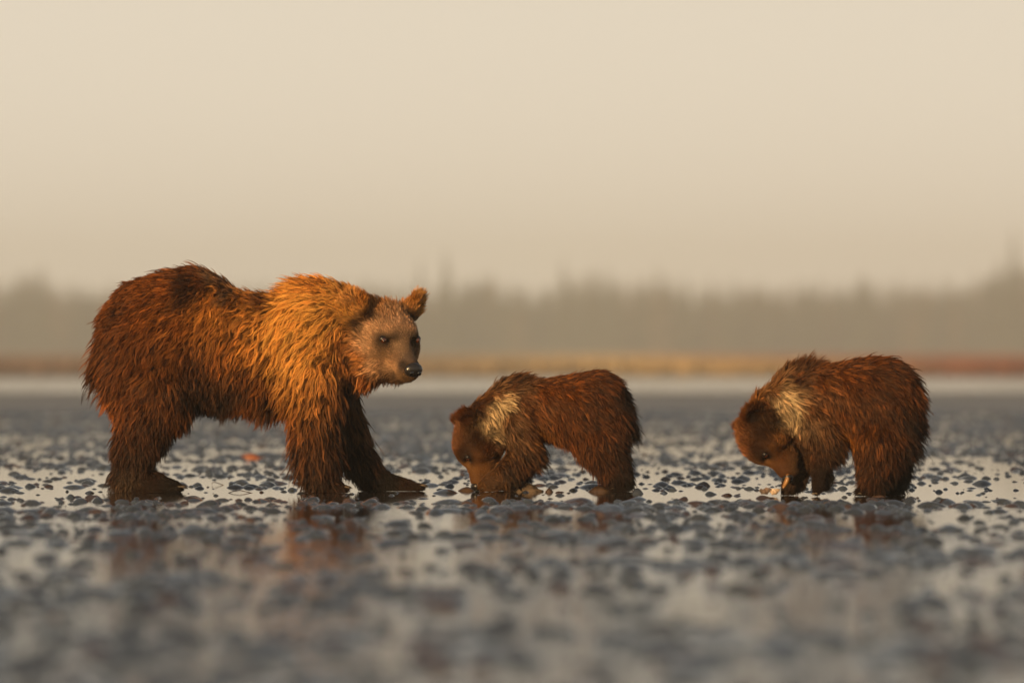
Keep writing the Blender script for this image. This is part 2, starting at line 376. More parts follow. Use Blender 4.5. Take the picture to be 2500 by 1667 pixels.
M_lid = simple('eyelid', (.012, .009, .008), .35)
M_claw = noisy('claw_horn', (.06, .045, .03), (.20, .15, .095), 30, .35)

def ball(name, c, r, axes, mat, parent, nu=16, nv=10):
    V, F = [], []
    for i in range(nv + 1):
        for j in range(nu):
            a, b = math.pi * i / nv, 2 * math.pi * j / nu
            p = np.array([math.cos(a) * r[0], math.sin(a) * math.cos(b) * r[1], math.sin(a) * math.sin(b) * r[2]]); V.append(np.array(c) + axes @ p)
    for i in range(nv):
        for j in range(nu): F.append((i * nu + j, i * nu + (j + 1) % nu, (i + 1) * nu + (j + 1) % nu, (i + 1) * nu + j))
    return mesh_obj(name, V, F, mat, parent)
def claw(p, d, l, r, parent):
    d = np.array(d, float); d /= np.linalg.norm(d); s = np.cross(d, (0, 0, 1)); s /= np.linalg.norm(s); u = np.cross(s, d); V, F = [], []
    for i in range(5):
        t = i / 4; c = np.array(p) + d * l * t + u * l * (.22 * math.sin(t * 2.2) - .35 * t * t); rr = r * (1 - t) ** .8 + .0004
        for j in range(6): V.append(c + s * rr * math.cos(j * 1.0472) * .7 + u * rr * math.sin(j * 1.0472))
    for i in range(4):
        for j in range(6): F.append((i * 6 + j, i * 6 + (j + 1) % 6, i * 6 + 6 + (j + 1) % 6, i * 6 + 6 + j))
    return mesh_obj('claw', V, F, M_claw, parent)

class Bear:
    def __init__(s, px0, py0, name, label, gridh, lo, hi):
        s.y0 = ground_y(py0); s.S = F_PX / (s.y0 + DIST); s.px0, s.py0 = px0, py0
        s.root = empty(name, (x_at(px0, s.y0), s.y0, 0)); tag(s.root, label, 'bear')
        s.f = Field(lo, hi, gridh); s.guides = []; s.face_gain = 1.0
    def P(s, px, py, y=0): return np.array([(px - s.px0) / s.S, y / s.S, (s.py0 - py) / s.S])
    def c(s, a, b, k=14, sy=1.0): s.f.cone(s.P(*a[:3]), s.P(*b[:3]), a[3] / s.S, b[3] / s.S, k / s.S, sy)
    def chain(s, pts, k=14, sy=1.0):
        for a, b in zip(pts[:-1], pts[1:]): s.c(a, b, k, sy)
    def e(s, c, r, k=20): s.f.ell(s.P(*c), np.array(r) / s.S, k / s.S)
    def head(s, C, fw, up, sc_, ear_f=-.07, ear_u=.118, ear_s=1.0):
        s.C = C = np.array(C); fw = np.array(fw, float); fw /= np.linalg.norm(fw); up = np.array(up, float); up -= fw * (up @ fw); up /= np.linalg.norm(up)
        rt = np.cross(fw, up); s.A = A = np.stack([fw, rt, up], -1); s.hs = sc_
        L = lambda f, r, u: C + A @ (np.array([f, r, u]) * sc_); s.L = L; F = s.f
        E = lambda c, r, k=.03, rot=None, cut=False: F.ell(L(*c), np.array(r) * sc_, k * sc_, A if rot is None else rot, cut)
        E((0, 0, 0), (.15, .135, .125), .06); E((.05, 0, .02), (.105, .10, .095), .04)
        for q in (-1, 1):
            E((-.01, .088 * q, -.055), (.115, .072, .092), .05)
            E((.085, .055 * q, .045), (.045, .035, .03), .04)
        F.cone(L(.07, 0, -.010), L(.225, 0, -.045), .072 * sc_, .047 * sc_, .03)
        E((.238, 0, -.060), (.05, .050, .046), .03)
        F.cone(L(.02, 0, -.10), L(.195, 0, -.098), .074 * sc_, .034 * sc_, .03)
        for q in (-1, 1):       # eye hollows, ears
            E((.150, .060 * q, .038), (.035, .022, .018), .02, None, True)
            ax = np.stack([A @ np.array([.80, .60 * q, 0]), A @ np.array([-.55 * q, .75, .35 * q]) , A @ np.array([.1, -.30 * q, .95])], -1)
            ax, _ = np.linalg.qr(ax); cc = (ear_f, .163 * q, ear_u); es = ear_s; s.ear = (ear_f, .152, ear_u)
            E(cc, (.030 * es, .060 * es, .066 * es), .035, ax); E((ear_f, .12 * q, ear_u - .035), (.035, .04, .04), .04)
            ec = L(*cc) + (A @ np.array([.80, .60 * q, 0])) * .030 * es * sc_
            F.ell(ec, np.array((.020, .038, .044)) * es * sc_, .012 * sc_, ax, True)
        s.nose_tip = L(.286, 0, -.045)
    def face(s):
        L, A, k = s.L, s.A, s.hs
        n = ball('nose', L(.276, 0, -.040), np.array((.027, .047, .035)) * k, A, M_nose, s.root)
        for q in (-1, 1): ball('nostril', L(.300, .020 * q, -.047), np.array((.007, .011, .012)) * k, A, M_pupil, n)
        for q in (-1, 1):
            d = A @ np.array([1., .30 * q, .05]); d /= np.linalg.norm(d); p = L(.02, .060 * q, .036)
            for _ in range(60):
                v = float(s.f.samp(p[None], s.f.D)[0])
                if v > -.004: break
                p = p + d * .003
            e = ball('eye', p, np.array((.0150, .0150, .0150)) * k, A, M_eye, s.root)
            ball('pupil', p + d * .0098 * k, np.array((.0064, .0064, .0064)) * k, A, M_pupil, e)
            ball('eyelid', p - d * .006 * k + A[:, 2] * .003 * k, np.array((.0170, .0220, .0170)) * k, A, M_lid, s.root)
            s.guides.append((p + d * .01, -d + A[:, 2] * 0, .003, .1, .2, (.018, .011, .008), 2.5))
    def g(s, px, py, dx, dz, ln, col, lift=.25, clump=.6, wgt=1.0, ys=(-60, 60)):
        for y in ys: s.guides.append((s.P(px, py, y), np.array([dx, 0., dz]), ln, lift, clump, col, wgt))
    def gh(s, f, r, u, ln, col, lift=.15, clump=.35, d=None, wgt=1.6):
        for q in ((-1, 1) if r else (1,)):
            p = s.L(f, r * q, u)
            dd = (p - s.nose_tip) if d is None else s.A @ (np.array(d) * (1, q, 1)); s.guides.append((p, dd / np.linalg.norm(dd), ln * s.hs, lift, clump, tuple(v * (s.face_gain if .1 < col[0] < .3 else 1) for v in col), wgt))
    def build(s, nhair, undercoat=.55, seed=1, wave=.006, rscale=1.0, tone=1.0):
        F = s.f; F.D[:, :, :] = np.maximum(F.D, -(F.lo[2] + F.h * np.arange(F.n[2]))[None, None, :] - .012)   # feet just into the film
        F.finish(); V, Q = F.surface()
        body = mesh_obj('body', V, Q, M_skin, s.root); s.face()
        GP = np.array([g[0] for g in s.guides]); GD = np.array([g[1] for g in s.guides]); GD = GD / (np.linalg.norm(GD, axis=1, keepdims=True) + 1e-9)
        GL, GI, GK = (np.array([g[i] for g in s.guides]) for i in (2, 3, 4)); GC = np.array([g[5] for g in s.guides]); GW = np.array([g[6] for g in s.guides])
        YS = np.array([1, .6, 1])
        def field(P):
            out = [np.zeros((len(P), 3)), np.zeros(len(P)), np.zeros(len(P)), np.zeros(len(P)), np.zeros((len(P), 3))]
            for a in range(0, len(P), 20000):
                q = P[a:a + 20000]; d2 = (((q[:, None] - GP[None]) * YS) ** 2).sum(-1) + 2e-4
                W = GW[None] * d2 ** -2.0; W /= W.sum(1, keepdims=True)
                out[0][a:a + 20000] = W @ GD; out[1][a:a + 20000] = W @ GL; out[2][a:a + 20000] = W @ GI; out[3][a:a + 20000] = W @ GK; out[4][a:a + 20000] = W @ GC
            return out
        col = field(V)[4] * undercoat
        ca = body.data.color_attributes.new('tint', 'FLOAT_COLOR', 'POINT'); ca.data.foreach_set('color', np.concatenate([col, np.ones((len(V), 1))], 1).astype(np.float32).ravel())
        T = np.concatenate([Q[:, [0, 1, 2]], Q[:, [0, 2, 3]]]); a, b, c = V[T[:, 0]], V[T[:, 1]], V[T[:, 2]]
        ar0 = np.linalg.norm(np.cross(b - a, c - a), axis=1); cen = (a + b + c) / 3; Lc = field(cen)[1]
        STEPS = 8; prof_r = np.array([1, 1, .97, .9, .78, .6, .38, .10]); OUT, RAD, TIN = [], [], []
        # under wool, then longer wet guard locks; gap darkness and highlights put into their tint
        for frac, lmul, cmul, kmul, per, wmul, rmul, lv_s, tmul in ((.58, .74, .55, .75, 12, .5, 1.0, .18, .36), (.42, 1.28, 1.0, 1.22, 5, 1.0, .80, .42, 1.55)):
            g = np.random.default_rng(seed * 10 + per); nh = int(nhair * frac)
            ar = ar0 * (.035 / np.clip(Lc, .006, .08)) ** .8 * (Lc > .0036)
            t = g.choice(len(T), nh, p=ar / ar.sum()); u, v = g.random(nh), g.random(nh); fl = u + v > 1; u[fl], v[fl] = 1 - u[fl], 1 - v[fl]
            Rp = a[t] + (b - a)[t] * u[:, None] + (c - a)[t] * v[:, None]
            C0, Ln, Lf, Kl, Tc = field(Rp); C0 /= np.linalg.norm(C0, axis=1, keepdims=True) + 1e-9
            ok = Rp[:, 2] > -.005; Rp, C0, Ln, Lf, Kl, Tc = (x[ok] for x in (Rp, C0, Ln, Lf, Kl, Tc)); n = len(Rp)
            Kl = np.clip(Kl * kmul, 0, .93)
            sw = .26 * np.sin(Rp[:, 0] * 19 + 2 * np.sin(Rp[:, 2] * 13 + seed)) * np.cos(Rp[:, 2] * 17 + Rp[:, 1] * 9 + seed) + .15 * np.sin(Rp[:, 0] * 47 + Rp[:, 2] * 39)
            Ln = Ln * lmul * (1 + .18 * np.sin(Rp[:, 0] * 31 + Rp[:, 2] * 23 + seed)) * np.clip(g.normal(1, .20, n), .45, 1.6)
            nl = max(200, n // per); lead = g.choice(n, nl, replace=False); kd = kdtree.KDTree(nl)
            for i, j in enumerate(lead): kd.insert(Rp[j], i)
            kd.balance(); own = np.array([lead[kd.find(p)[1]] for p in Rp])
            jit = g.normal(0, 1, (n, 3)) * .10 + (g.normal(0, 1, (n, 3)) * .17)[own]
            stray = (g.random(n) < .14)[own]; Ln = (.5 * Ln + .5 * Ln[own]) * np.where(stray, 1.15, 1); Lf = Lf * np.where(stray, 2.2, 1)
            ph = g.uniform(0, 6.28, n)[own]; frq = g.uniform(.6, 1.3, n)[own]; amp = wave * wmul * g.uniform(.3, 1.5, n)[own] * np.clip(Ln / .06, .1, 1.4)
            pts = np.zeros((n, STEPS, 3)); p = Rp.copy(); nrm = F.normal(p); p -= nrm * .002; pts[:, 0] = p; step = Ln / (STEPS - 1)
            side0 = np.cross(nrm, C0); side0 /= np.linalg.norm(side0, axis=1, keepdims=True) + 1e-9
            for k in range(1, STEPS):
                tt = k / (STEPS - 1); nrm = F.normal(p); d = F.samp(p, F.D)
                dr = C0 + jit * (.5 + .5 * tt) + side0 * sw[:, None] + np.array([0, 0, -.30]) * tt * np.clip(Ln / .06, 0, 1)[:, None]
                into = (dr * nrm).sum(1); dr = dr - np.minimum(into, 0)[:, None] * nrm
                dr /= np.linalg.norm(dr, axis=1, keepdims=True) + 1e-9
                dr = dr + nrm * (Lf * (1.25 - .95 * tt) + np.clip(.004 - d, 0, .01) * 60)[:, None]
                dr /= np.linalg.norm(dr, axis=1, keepdims=True) + 1e-9
                p = p + dr * step[:, None]
                p[:, 2] = np.maximum(p[:, 2], .0015); pts[:, k] = p
            lp = pts[own]; out = pts.copy(); off = lp[:, 0] - pts[:, 0]
            for k in range(1, STEPS):
                tt = k / (STEPS - 1); wv = side0[own] * (amp * np.sin(frq * tt * 6.28 + ph) * tt)[:, None]
                tgt = lp[:, k] - off * (1 - (Kl * tt ** .8)[:, None])
                out[:, k] = pts[:, k] + (tgt - pts[:, k]) * (Kl * tt ** .6)[:, None] + wv
            out[:, :, 2] = np.maximum(out[:, :, 2], .001)
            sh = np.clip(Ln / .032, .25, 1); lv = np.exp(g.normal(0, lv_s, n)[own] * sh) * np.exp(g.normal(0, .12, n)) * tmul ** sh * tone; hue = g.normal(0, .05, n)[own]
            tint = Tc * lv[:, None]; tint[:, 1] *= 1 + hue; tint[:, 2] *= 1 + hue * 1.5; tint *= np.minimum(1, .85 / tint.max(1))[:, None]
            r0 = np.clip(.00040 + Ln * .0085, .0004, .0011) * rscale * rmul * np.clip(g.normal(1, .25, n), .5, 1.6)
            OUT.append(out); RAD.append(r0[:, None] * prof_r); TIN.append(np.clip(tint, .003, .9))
        out, rad, tint = (np.concatenate(x) for x in (OUT, RAD, TIN)); n = len(out)
        hc = bpy.data.hair_curves.new('fur'); hc.add_curves([STEPS] * n)
        hc.attributes['position'].data.foreach_set('vector', out.astype(np.float32).ravel())
        ra = hc.attributes.get('radius') or hc.attributes.new('radius', 'FLOAT', 'POINT'); ra.data.foreach_set('value', rad.astype(np.float32).ravel())
        ta = hc.attributes.new('tint', 'FLOAT_COLOR', 'CURVE'); ta.data.foreach_set('color', np.concatenate([tint, np.ones((n, 1))], 1).astype(np.float32).ravel())
        hc.materials.append(M_fur); o = bpy.data.objects.new('fur', hc); COL.objects.link(o); o.parent = s.root; o['kind'] = 'stuff'

GOLD = (.82, .40, .078); AMB = (.30, .108, .017); BRN = (.088, .029, .007); DRK = (.022, .010, .005); MUD = (.042, .016, .006); BLK = (.010, .007, .005); SAD = (.085, .054, .033); FACE = (.27, .155, .080); PALE = (.80, .58, .31); RUS = (.150, .046, .008)
# ================= mother
B = Bear(620, 1201, 'brown_bear', 'large mother brown bear with golden shoulders standing with her head turned', .011, (-.90, -.42, -.03), (.92, .42, 1.22))
B.e((367, 828, 0), (122, 108, 150)); B.e((462, 768, 0), (118, 95, 112), 30)
B.c((440, 845, 0, 150), (670, 862, 0, 135), 40, .80)
B.e((765, 805, 0), (98, 95, 118), 40); B.c((770, 895, 0, 92), (800, 885, 0, 85), 30, 1.0)
for q in (-1, 1): B.e((752, 860, 78 * q), (72, 45, 118), 40)
B.c((785, 795, 0, 92), (835, 800, -8, 88), 40, .85); B.c((835, 800, -8, 84), (920, 818, -40, 80), 30, .62)
B.c((850, 880, -15, 60), (900, 875, -35, 60), 40)
for q, dx in ((-1, 16), (1, 2)):
    B.e((364 + dx * .5, 930, 68 * q), (108, 55, 130), 40)
    B.chain([(375 + dx, 965, 76 * q, 76), (325 + dx, 1090, 80 * q, 44), (312 + dx, 1150, 80 * q, 40)], 30)
    B.chain([(300 + dx, 1166, 80 * q, 32), (370 + dx, 1178, 82 * q, 22), (420 + dx, 1187, 84 * q, 13)], 14)
    for j in range(5): B.c((412 + dx, 1188, (84 + (j - 2) * 11) * q, 8), (431 + dx - abs(j - 2) * 3, 1190, (84 + (j - 2) * 12) * q, 7), 4)
B.chain([(765, 930, -78, 70), (772, 1050, -82, 47), (778, 1140, -84, 37), (790, 1172, -84, 28), (828, 1186, -84, 15)], 24)
B.chain([(800, 940, 70, 62), (845, 1070, 80, 42), (885, 1140, 84, 32), (915, 1173, 84, 24), (1000, 1187, 82, 14)], 24)
for j in range(5): B.c((995, 1188, 82 + (j - 2) * 11, 9), (1029 - abs(j - 2) * 4, 1190, 82 + (j - 2) * 12, 8), 4); B.c((820, 1188, -84 + (j - 2) * 11, 9), (848 - abs(j - 2) * 4, 1190, -84 + (j - 2) * 12, 8), 4)
B.c((258, 880, 0, 24), (240, 925, 0, 14), 20)
th, phi = R(32), R(23)
B.head(B.P(945, 826, -48), (math.sin(th) * math.cos(phi), -math.cos(th) * math.cos(phi), -math.sin(phi)), (0, 0, 1), 1.06, -.07, .135, 1.05)
g = B.g
for a in ((462, 690, -.7, -.5, .045, DRK), (467, 728, -.6, -.7, .045, DRK), (500, 690, -.9, -.2, .04, BRN), (482, 905, -.3, -1, .055, DRK), (492, 948, -.2, -1, .05, DRK), (588, 800, -.5, -.8, .05, BRN), (655, 735, -.8, -.4, .05, BRN), (300, 760, -.8, -.6, .045, BRN), (415, 700, -.9, -.4, .045, RUS), (270, 900, -.3, -1, .055, BRN),  # includes body shading put into fur colour: back fold, haunch edge, highlight tufts
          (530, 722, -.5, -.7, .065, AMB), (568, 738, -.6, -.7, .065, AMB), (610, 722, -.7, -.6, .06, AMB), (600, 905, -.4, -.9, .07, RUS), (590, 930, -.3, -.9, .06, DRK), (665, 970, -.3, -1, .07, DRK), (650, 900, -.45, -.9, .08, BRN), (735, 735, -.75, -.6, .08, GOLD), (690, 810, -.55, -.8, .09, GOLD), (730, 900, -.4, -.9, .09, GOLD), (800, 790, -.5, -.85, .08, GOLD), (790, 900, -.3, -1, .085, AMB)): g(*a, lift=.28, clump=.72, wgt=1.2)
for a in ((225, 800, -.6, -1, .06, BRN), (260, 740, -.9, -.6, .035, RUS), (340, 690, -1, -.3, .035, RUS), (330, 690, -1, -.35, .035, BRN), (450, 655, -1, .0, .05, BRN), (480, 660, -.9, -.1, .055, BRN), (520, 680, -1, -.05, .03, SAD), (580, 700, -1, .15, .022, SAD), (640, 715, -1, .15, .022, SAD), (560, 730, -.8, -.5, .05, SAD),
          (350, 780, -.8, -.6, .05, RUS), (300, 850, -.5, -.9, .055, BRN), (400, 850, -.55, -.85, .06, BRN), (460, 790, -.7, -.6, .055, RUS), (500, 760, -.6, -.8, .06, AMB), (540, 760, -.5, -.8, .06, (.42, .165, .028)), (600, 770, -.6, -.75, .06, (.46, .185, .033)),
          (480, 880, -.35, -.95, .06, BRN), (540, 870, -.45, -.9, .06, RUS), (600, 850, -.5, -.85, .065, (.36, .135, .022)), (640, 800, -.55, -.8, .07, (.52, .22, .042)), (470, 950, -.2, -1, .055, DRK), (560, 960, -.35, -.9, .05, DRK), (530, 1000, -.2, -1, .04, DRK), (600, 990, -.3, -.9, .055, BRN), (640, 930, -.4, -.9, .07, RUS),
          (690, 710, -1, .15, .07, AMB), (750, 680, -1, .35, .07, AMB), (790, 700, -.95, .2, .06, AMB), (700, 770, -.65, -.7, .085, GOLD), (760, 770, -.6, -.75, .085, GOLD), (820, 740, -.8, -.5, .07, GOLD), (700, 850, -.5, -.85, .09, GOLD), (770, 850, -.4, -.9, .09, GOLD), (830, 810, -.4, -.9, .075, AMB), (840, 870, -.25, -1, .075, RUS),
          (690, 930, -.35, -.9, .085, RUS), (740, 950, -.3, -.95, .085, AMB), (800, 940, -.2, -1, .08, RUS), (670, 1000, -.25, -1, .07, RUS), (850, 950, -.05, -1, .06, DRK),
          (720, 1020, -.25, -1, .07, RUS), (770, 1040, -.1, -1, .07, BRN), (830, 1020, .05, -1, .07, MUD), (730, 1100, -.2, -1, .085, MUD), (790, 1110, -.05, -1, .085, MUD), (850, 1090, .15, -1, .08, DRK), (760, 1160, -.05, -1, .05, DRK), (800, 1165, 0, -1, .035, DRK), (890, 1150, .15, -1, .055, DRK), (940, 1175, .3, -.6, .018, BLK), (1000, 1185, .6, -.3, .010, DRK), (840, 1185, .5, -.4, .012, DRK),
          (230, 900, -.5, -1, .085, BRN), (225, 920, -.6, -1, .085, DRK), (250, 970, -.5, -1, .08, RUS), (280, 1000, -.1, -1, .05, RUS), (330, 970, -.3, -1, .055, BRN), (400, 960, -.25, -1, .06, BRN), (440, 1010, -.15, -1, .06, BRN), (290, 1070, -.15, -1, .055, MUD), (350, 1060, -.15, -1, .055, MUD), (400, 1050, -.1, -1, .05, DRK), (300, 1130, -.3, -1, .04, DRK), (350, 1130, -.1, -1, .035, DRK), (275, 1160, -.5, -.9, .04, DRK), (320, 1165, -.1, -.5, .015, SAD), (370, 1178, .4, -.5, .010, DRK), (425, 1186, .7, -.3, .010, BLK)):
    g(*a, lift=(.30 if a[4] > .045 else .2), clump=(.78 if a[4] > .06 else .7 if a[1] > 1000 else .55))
B.face_gain = 1.75
h = B.gh
h(.245, .04, -.03, .004, (.05, .035, .028), .1, .1); h(.25, .035, -.085, .007, (.16, .09, .04)); h(.20, .05, -.06, .006, FACE); h(.16, 0, .02, .005, (.24, .15, .085)); h(.13, .02, .035, .006, (.26, .16, .09)); h(.22, 0, -.01, .003, (.15, .10, .07)); h(.15, .06, -.06, .010, FACE)
h(.13, .065, -.015, .008, (.12, .07, .035)); h(.14, .045, .055, .008, (.10, .065, .04)); h(.125, .085, .03, .009, (.09, .055, .03)); h(.17, .05, -.02, .006, (.15, .085, .045)); h(.08, 0, .11, .012, (.24, .14, .08)); h(.09, .06, .08, .012, (.28, .16, .085)); h(.0, 0, .13, .022, (.30, .16, .075)); h(.03, .11, .06, .015, FACE); h(.05, .12, -.02, .017, FACE); h(.03, .13, -.09, .03, AMB, .2, .5); h(.10, .09, -.09, .018, FACE)
h(-.08, .15, -.06, .05, AMB, .25, .6); h(-.06, .14, -.13, .05, RUS, .3, .7, (-.6, .1, -.8)); h(.02, .08, -.17, .045, RUS, .3, .7, (-.3, 0, -1)); h(.12, .04, -.155, .038, DRK, .3, .8, (-.2, 0, -1)); h(.23, .02, -.145, .024, BLK, .3, .8, (-.1, 0, -1)); h(.24, .03, -.12, .010, DRK, .2, .6); h(.26, .035, -.085, .004, BLK, .1, .2, None, .8); h(.20, .058, -.092, .006, BLK, .1, .3, None, .7)
h(-.12, .05, .13, .035, AMB, .35, .4); h(-.09, .17, .19, .024, (.55, .27, .08), .3, .4, (-.1, .35, 1)); h(-.10, .20, .14, .022, (.55, .27, .08), .3, .4, (-.3, .6, .7)); h(-.0, .115, .105, .014, DRK, .15, .4, None, .9); h(-.03, .145, .055, .02, DRK, .15, .5, None, .9); h(-.055, .21, .12, .026, GOLD, .3, .4, (.1, .8, .6)); h(-.075, .175, .13, .02, (.55, .27, .08), .2, .4, (-.1, .4, 1)); h(-.06, .195, .165, .02, (.55, .27, .08), .2, .4, (-.1, .6, 1)); h(-.06, .14, .17, .02, AMB, .3, .4, (0, .1, 1)); h(-.10, .12, .06, .03, DRK, .2, .5)
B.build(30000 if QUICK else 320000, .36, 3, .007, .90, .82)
for j in range(5):
    for ox, oy, q, l in ((446, 1187, -1, .040), (432, 1187, 1, .040), (1029, 1187, 1, .035), (848, 1187, -1, .032)):
        base = B.P(ox - abs(j - 2) * 3, oy, (84 + (j - 2) * 12) * q); claw(base, (1, (j - 2) * .06 * q, -.05), l, .0065, B.root)

# ================= cub with snout in the mud
B = Bear(1330, 1199, 'bear_cub', 'brown bear cub with pale collar digging its snout into the mud', .0085, (-.52, -.26, -.03), (.52, .26, .66))
B.c((1300, 1000, 0, 70), (1435, 1002, 0, 90), 20, .85); B.e((1462, 1006, 0), (76, 70, 96)); B.e((1258, 985, 0), (56, 52, 62))
B.chain([(1245, 1000, 0, 60), (1205, 1025, -2, 56), (1172, 1052, -4, 52)], 24)
for q in (-1, 1): B.e((1262, 1030, 38 * q), (45, 26, 62), 24)
B.chain([(1262, 1045, -44, 44), (1285, 1100, -50, 34), (1240, 1152, -54, 27), (1200, 1176, -56, 20), (1178, 1187, -56, 12)], 14)
B.chain([(1262, 1045, 44, 44), (1290, 1100, 48, 34), (1262, 1152, 46, 27), (1240, 1176, 46, 20), (1218, 1187, 46, 12)], 14)
for q, dx in ((-1, 0), (1, -10)):
    B.e((1468 + dx, 1062, 34 * q), (66, 34, 74), 24); B.chain([(1474 + dx, 1090, 40 * q, 48), (1508 + dx, 1158, 42 * q, 29), (1522 + dx, 1176, 42 * q, 20)], 16)
    B.chain([(1524 + dx, 1178, 42 * q, 18), (1494 + dx, 1187, 42 * q, 11)], 8)
B.c((1538, 1040, 0, 12), (1546, 1065, 0, 8), 10)
B.head(B.P(1160, 1076, -10), (-.12, -.10, -1), (-1, -.12, .1), .80, -.13, .085, .95)
g = B.g
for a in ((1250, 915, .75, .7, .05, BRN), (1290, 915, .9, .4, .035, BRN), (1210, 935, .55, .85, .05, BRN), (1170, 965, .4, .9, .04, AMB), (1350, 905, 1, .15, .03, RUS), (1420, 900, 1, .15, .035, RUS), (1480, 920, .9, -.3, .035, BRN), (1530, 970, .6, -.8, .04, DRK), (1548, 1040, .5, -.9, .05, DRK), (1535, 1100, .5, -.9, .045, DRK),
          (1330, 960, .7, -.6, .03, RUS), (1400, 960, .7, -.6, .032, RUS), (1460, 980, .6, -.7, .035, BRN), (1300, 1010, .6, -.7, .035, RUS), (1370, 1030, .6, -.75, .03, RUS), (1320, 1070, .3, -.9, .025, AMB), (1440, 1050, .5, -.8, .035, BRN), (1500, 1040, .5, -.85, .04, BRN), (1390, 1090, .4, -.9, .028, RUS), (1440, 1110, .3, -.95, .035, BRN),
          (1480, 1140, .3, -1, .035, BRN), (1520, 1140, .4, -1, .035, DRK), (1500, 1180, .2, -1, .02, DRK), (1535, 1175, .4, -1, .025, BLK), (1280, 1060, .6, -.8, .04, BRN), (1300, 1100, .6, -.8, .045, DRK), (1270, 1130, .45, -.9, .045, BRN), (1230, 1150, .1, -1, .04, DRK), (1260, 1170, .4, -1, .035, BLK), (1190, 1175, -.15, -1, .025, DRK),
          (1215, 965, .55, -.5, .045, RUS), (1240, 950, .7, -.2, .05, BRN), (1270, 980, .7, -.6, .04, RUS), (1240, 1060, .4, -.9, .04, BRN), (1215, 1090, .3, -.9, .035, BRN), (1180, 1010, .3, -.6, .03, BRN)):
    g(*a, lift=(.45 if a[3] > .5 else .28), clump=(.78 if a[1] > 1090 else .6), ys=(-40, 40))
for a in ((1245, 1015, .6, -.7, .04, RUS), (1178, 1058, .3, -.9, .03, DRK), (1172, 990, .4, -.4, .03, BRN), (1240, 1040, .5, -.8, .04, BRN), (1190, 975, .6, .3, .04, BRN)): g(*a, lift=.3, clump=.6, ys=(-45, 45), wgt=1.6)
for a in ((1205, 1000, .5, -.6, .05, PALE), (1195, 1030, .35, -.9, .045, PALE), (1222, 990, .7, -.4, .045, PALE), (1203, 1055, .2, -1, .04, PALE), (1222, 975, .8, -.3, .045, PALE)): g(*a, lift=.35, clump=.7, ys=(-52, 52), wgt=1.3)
h = B.gh
CF = (.048, .019, .008); h(.23, .03, -.03, .006, (.26, .115, .035)); h(.17, .045, -.04, .009, (.34, .15, .045)); h(.15, 0, .03, .007, (.40, .19, .06)); h(.24, .02, -.10, .006, (.2, .1, .04)); h(.08, .06, .06, .014, CF); h(.10, .07, -.02, .012, (.26, .11, .035)); h(.05, 0, .11, .018, (.28, .11, .04)); h(-.05, 0, .13, .022, (.28, .11, .04)); h(.0, .12, .0, .02, CF); h(.05, .12, -.06, .022, BRN); h(-.06, .13, -.08, .03, CF, .25, .6); h(.06, .06, -.15, .025, CF, .3, .7)
h(-.17, .17, .12, .022, RUS, .3, .3, (-.6, .4, .7)); h(-.13, .21, .09, .022, BRN, .3, .3, (-.5, .8, .3)); h(-.10, .17, .09, .015, BRN, .2, .3, (-.6, .3, .6)); h(-.14, .15, .15, .02, RUS, .3, .3, (-.5, .2, .9))
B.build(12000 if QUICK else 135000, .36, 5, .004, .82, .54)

for ox, yy in ((1178, -56), (1218, 46), (1494, -42)):
    for j in range(5): claw(B.P(ox + 2 + abs(j - 2) * 2, 1191, yy + (j - 2) * 6), (-1, (j - 2) * .06, -.05), .022, .0042, B.root)
# ================= cub chewing a clam
B = Bear(2030, 1210, 'bear_cub', 'dark brown bear cub with pale collar bowing to chew a clam by broken shells', .0085, (-.54, -.28, -.03), (.54, .28, .74))
B.c((1990, 985, 0, 88), (2125, 985, 0, 110), 24, .85); B.e((2165, 995, 0), (82, 82, 116)); B.e((1960, 965, 0), (62, 58, 78))
B.chain([(1945, 985, 0, 74), (1905, 1010, -5, 66), (1872, 1040, -14, 58)], 24)
for q in (-1, 1): B.e((1985, 1030, 46 * q), (50, 28, 66), 24)
B.chain([(1988, 1040, -50, 52), (2016, 1088, -56, 40), (1999, 1140, -60, 21), (1996, 1180, -60, 15), (1990, 1198, -60, 10)], 12)
B.chain([(2008, 1146, -52, 14), (2020, 1165, -46, 12), (2012, 1188, -46, 9)], 8)
B.chain([(1960, 1050, 40, 50), (1952, 1120, 38, 36), (1940, 1175, 30, 26), (1922, 1197, 26, 13)], 14)
B.e((2150, 1062, -48), (76, 38, 86), 24); B.chain([(2138, 1090, -52, 56), (2133, 1150, -54, 40), (2130, 1182, -54, 28)], 16); B.c((2128, 1190, -54, 19), (2092, 1199, -54, 9), 8)
B.e((2172, 1062, 46), (70, 38, 84), 24); B.chain([(2178, 1090, 52, 52), (2182, 1150, 54, 38), (2180, 1185, 54, 26)], 16); B.c((2176, 1192, 54, 17), (2142, 1199, 54, 9), 8)
B.c((2244, 1030, 0, 12), (2252, 1056, 0, 8), 10)
B.head(B.P(1858, 1066, -22), (.40, -.16, -.90), (-.9, -.16, -.40), .82, -.13, .03, .95)
g = B.g
